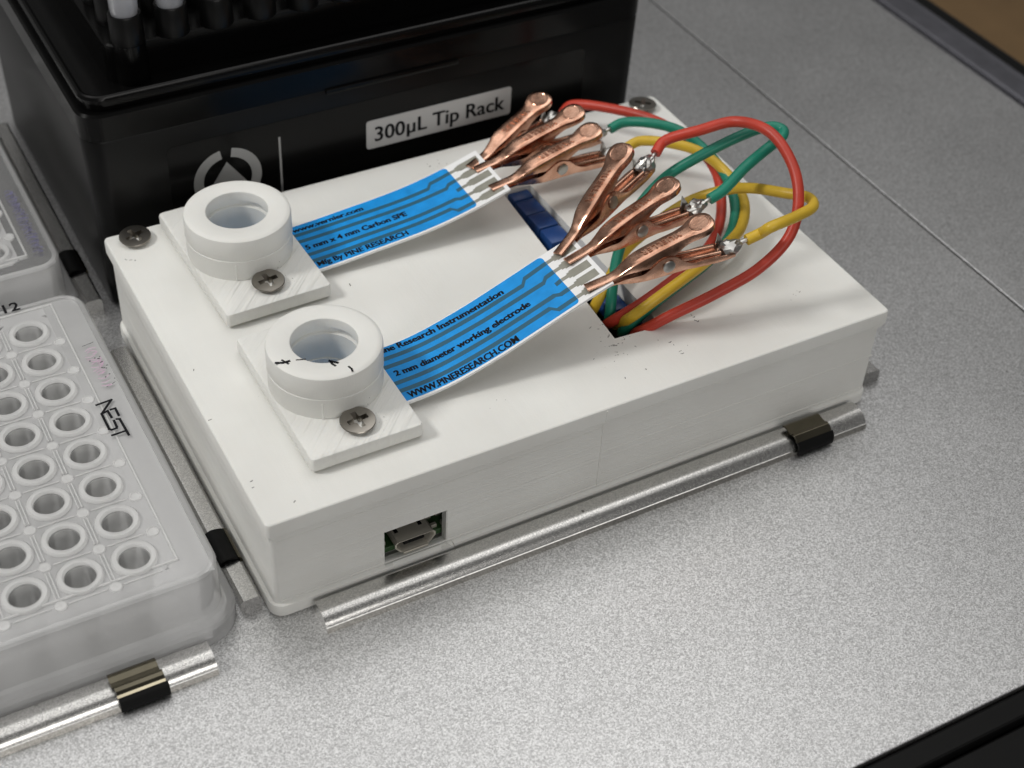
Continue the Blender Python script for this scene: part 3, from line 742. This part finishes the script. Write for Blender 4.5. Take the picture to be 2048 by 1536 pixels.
# ------------------------------------------------------------------ well plates
def well_meshes():
    n = 28
    bm = NB(); lathe(bm, [(3.85, 0), (3.75, .5), (3.55, .7), (2.85, .7), (2.7, .55), (2.6, 0)], n, close=True); rim = finish(bm, 'well_rim', 40)
    bm = NB(); lathe(bm, [(2.75, 0), (2.7, -4), (2.0, -9), (1.1, -13.2), (.6, -13.6), (.45, -13.2), (.85, -12.9), (1.75, -9), (2.45, -4), (2.5, 0)], n, close=True); tubem = finish(bm, 'well', 40)
    rim.materials.append(M['milky_rim']); tubem.materials.append(M['milky_well'])
    return rim, tubem
RIM, WELL = well_meshes()
def plate(label, x0, y0, cols, rows):
    t = thing('well_plate', label, 'well plate', (x0, y0, 0), 'clear well plates')
    Wd, Dp = 127.76, 85.48; zt = 14.6
    def q(i, z, r, j=None):
        j = i if j is None else j
        return ringpoly(i, Wd - i, j, Dp - j, r, z, 8)
    bm = NB()
    loft(bm, [q(.1, 0, 6.5), q(0, .3, 6.5), q(0, 3.6, 6.5), q(.35, 4.2, 6.3), q(1.5, 4.6, 5.4), q(2.0, 5.2, 5), q(2.2, zt - .4, 4.6), q(2.6, zt, 4.2), q(3.4, zt, 3.4), q(3.4, zt - 1.0, 3.4), q(3.2, 5.4, 4), q(1.4, 3.6, 5.2), q(1.3, 0, 5.2)], close=True)
    obj('skirt', bm, 'milky', t, 30)
    # top sheet with a hole for every modelled well
    bm = NB(); n = 28
    X = lambda c: 14.38 + 9 * (c - 1); Y = lambda r: 74.24 - 9 * r
    gx0 = X(cols[0]) - 4.5; gx1 = X(cols[-1]) + 4.5; gy1 = Y(rows[0]) + 4.5; gy0 = Y(rows[-1]) - 4.5
    z = zt - .45; i = 3.4
    def quad(a, b, c, d):
        if b - a > .01 and d - c > .01: bm.faces.new([bm.verts.new(p) for p in ((a, c, z), (b, c, z), (b, d, z), (a, d, z))])
    quad(i, gx0, i, Dp - i); quad(gx1, Wd - i, i, Dp - i); quad(gx0, gx1, i, gy0); quad(gx0, gx1, gy1, Dp - i)
    for c in cols:
        for r in rows:
            cx, cy = X(c), Y(r); ins_ = []; out = []
            for k in range(n):
                a = 2 * math.pi * k / n; ca, sa = math.cos(a), math.sin(a); m_ = max(abs(ca), abs(sa))
                ins_.append(bm.verts.new((cx + 2.7 * ca, cy + 2.7 * sa, z))); out.append(bm.verts.new((cx + 4.5 * ca / m_, cy + 4.5 * sa / m_, z)))
            for k in range(n): bm.faces.new((ins_[k], ins_[(k + 1) % n], out[(k + 1) % n], out[k]))
    bmesh.ops.remove_doubles(bm, verts=bm.verts, dist=.001)
    sheet_o = obj('top_sheet', bm, 'milky_sheet', t, None)
    # raised ribs, border line and moulding discs
    bm = NB(); zr = zt - .44
    bx0, bx1, by0, by1 = gx0 - 1.0, 119.6, 8.0, 81.2
    for a in ((bx0, bx1, by0 - .2, by0 + .2), (bx0, bx1, by1 - .2, by1 + .2)): box(bm, a[0], a[1], a[2], a[3], zr, zr + .4, .1, 1)
    box(bm, bx1 - .2, bx1 + .2, by0 - .2, by1 + .2, zr, zr + .41, .1, 1); 
    for c in cols:
        x = X(c) - 4.5
        for k in rows: 
            box(bm, x - .45, x - .15, Y(k) - 3.2, Y(k) + 3.2, zr, zr + .35, .08, 1); box(bm, x + .15, x + .45, Y(k) - 3.2, Y(k) + 3.2, zr, zr + .35, .08, 1)
            lathe(bm, [(1.1, zr), (1.0, zr + .3), (.7, zr + .35), (.05, zr + .2)], 14, x, Y(k) - 4.5)
            box(bm, X(c) - 3.2, X(c) + 3.2, Y(k) - 4.6, Y(k) - 4.4, zr, zr + .3, .06, 1)
            if c == cols[-1] and k < rows[-1]: lathe(bm, [(1.15, zr), (1.1, zr + .25), (.85, zr + .3), (.75, zr + .1), (.05, zr + .1)], 16, X(c) + 4.6, Y(k) - 4.5)
    obj('raised_rib', bm, 'milky_rim', t)
    for c in cols:
        for r in rows:
            a = bpy.data.objects.new('well', WELL); col.objects.link(a); a.parent = t; a.location = Vector((X(c), Y(r), zt - .6)) * S
            b = bpy.data.objects.new('well_rim', RIM); col.objects.link(b); b.parent = a; b.location = (0, 0, .2 * S)
    return t, zt
pl, zt = plate('clear well plate in front, printed 12 and NEST with a pink scribble', -132.5, 0, list(range(7, 13)), list(range(8)))
px = -132.5
me = text_mesh('12', 3.7, offset=.09, depth=.03, spacing=1.05)
link('column_number', map_mesh(me, lambda a, b, c: (a - 22.3 - px, b + 81.9, zt + .05 + c), 'column_number'), 'ink', pl)
bm = NB()
for k, st in enumerate([[(-13.67, 49.27), (-10.83, 49.49), (-13.53, 46.62)], [(-13.53, 46.62), (-12.34, 46.9), (-12.21, 44.93)], [(-13.53, 46.62), (-13.52, 42.2), (-13.2, 41.85), (-12.3, 41.85), (-12.15, 42.2), (-12.1, 43.94)], [(-11.75, 46.97), (-10.9, 46.97), (-10.91, 44.88)], [(-11.56, 44.1), (-11.05, 43.9), (-10.87, 39.24)], [(-13.54, 40.4), (-12.05, 40.45)], [(-11.8, 40.45), (-11.0, 40.45)]]):
    flat_stroke(bm, [(a - px, b) for a, b in st], .46, zt + .03 + k * .011, zt + .06 + k * .011)
obj('brand_print', bm, 'ink', pl)
def scribble(parent, x0, x1, y0, y1, z, mat, seed, n, ox_, dots):
    rnd = random.Random(seed); bm = NB(); y = y1; k = 0
    while y > y0:
        h = rnd.uniform(.6, 1.0); xa = x0 + (x1 - x0) * rnd.uniform(0, .25); xb = x0 + (x1 - x0) * rnd.uniform(.7, 1)
        P = [(xa, y), ((xa + xb) / 2, y + rnd.uniform(-.6, .6)), (xb, y + rnd.uniform(-.5, .5))]
        if rnd.random() < .6: P += [(xb - .4, y - .5), ((xa + xb) / 2, y - rnd.uniform(.3, .9))]
        flat_stroke(bm, [(a - ox_[0], b - ox_[1]) for a, b in [(q.x, q.y) for q in catmull([(a, b, 0) for a, b in P], 4)]], .13, z + k * .0015, z + .02 + k * .0015)
        y -= (y1 - y0) / n * rnd.uniform(.6, 1.4); k += 1
    obj('handwriting', bm, mat, parent)
    bm = NB()
    for i in range(dots):
        x = x0 + (x1 - x0) * rnd.uniform(0, 1.15); y = rnd.uniform(y0, y1)
        prism(bm, [(x - ox_[0] + .16 * math.cos(a) * rnd.uniform(.6, 1.3), y - ox_[1] + .12 * math.sin(a)) for a in [j * math.pi / 3 for j in range(6)]], z + .04, z + .07)
    obj('ink_dot', bm, 'ink', parent)
scribble(pl, -11.6, -8.9, 53, 64.5, zt + .03, 'pink_ink', 5, 11, (px, 0), 14)
bm = NB(); flat_stroke(bm, [(-11.2 - px, 66.1), (-9.0 - px, 66.5)], .1, zt + .03, zt + .05); flat_stroke(bm, [(-10.6 - px, 53.2), (-8.7 - px, 53.9)], .1, zt + .03, zt + .05); obj('pen_line', bm, 'ink', pl)
pl2, _ = plate('clear well plate at the far left beside the black rack, with a violet scribble', -132.5, 90.5, list(range(9, 13)), list(range(8)))
scribble(pl2, -11.6, -9.0, 98.6, 121.5, zt + .03, 'violet_ink', 9, 22, (px, 90.5), 10)
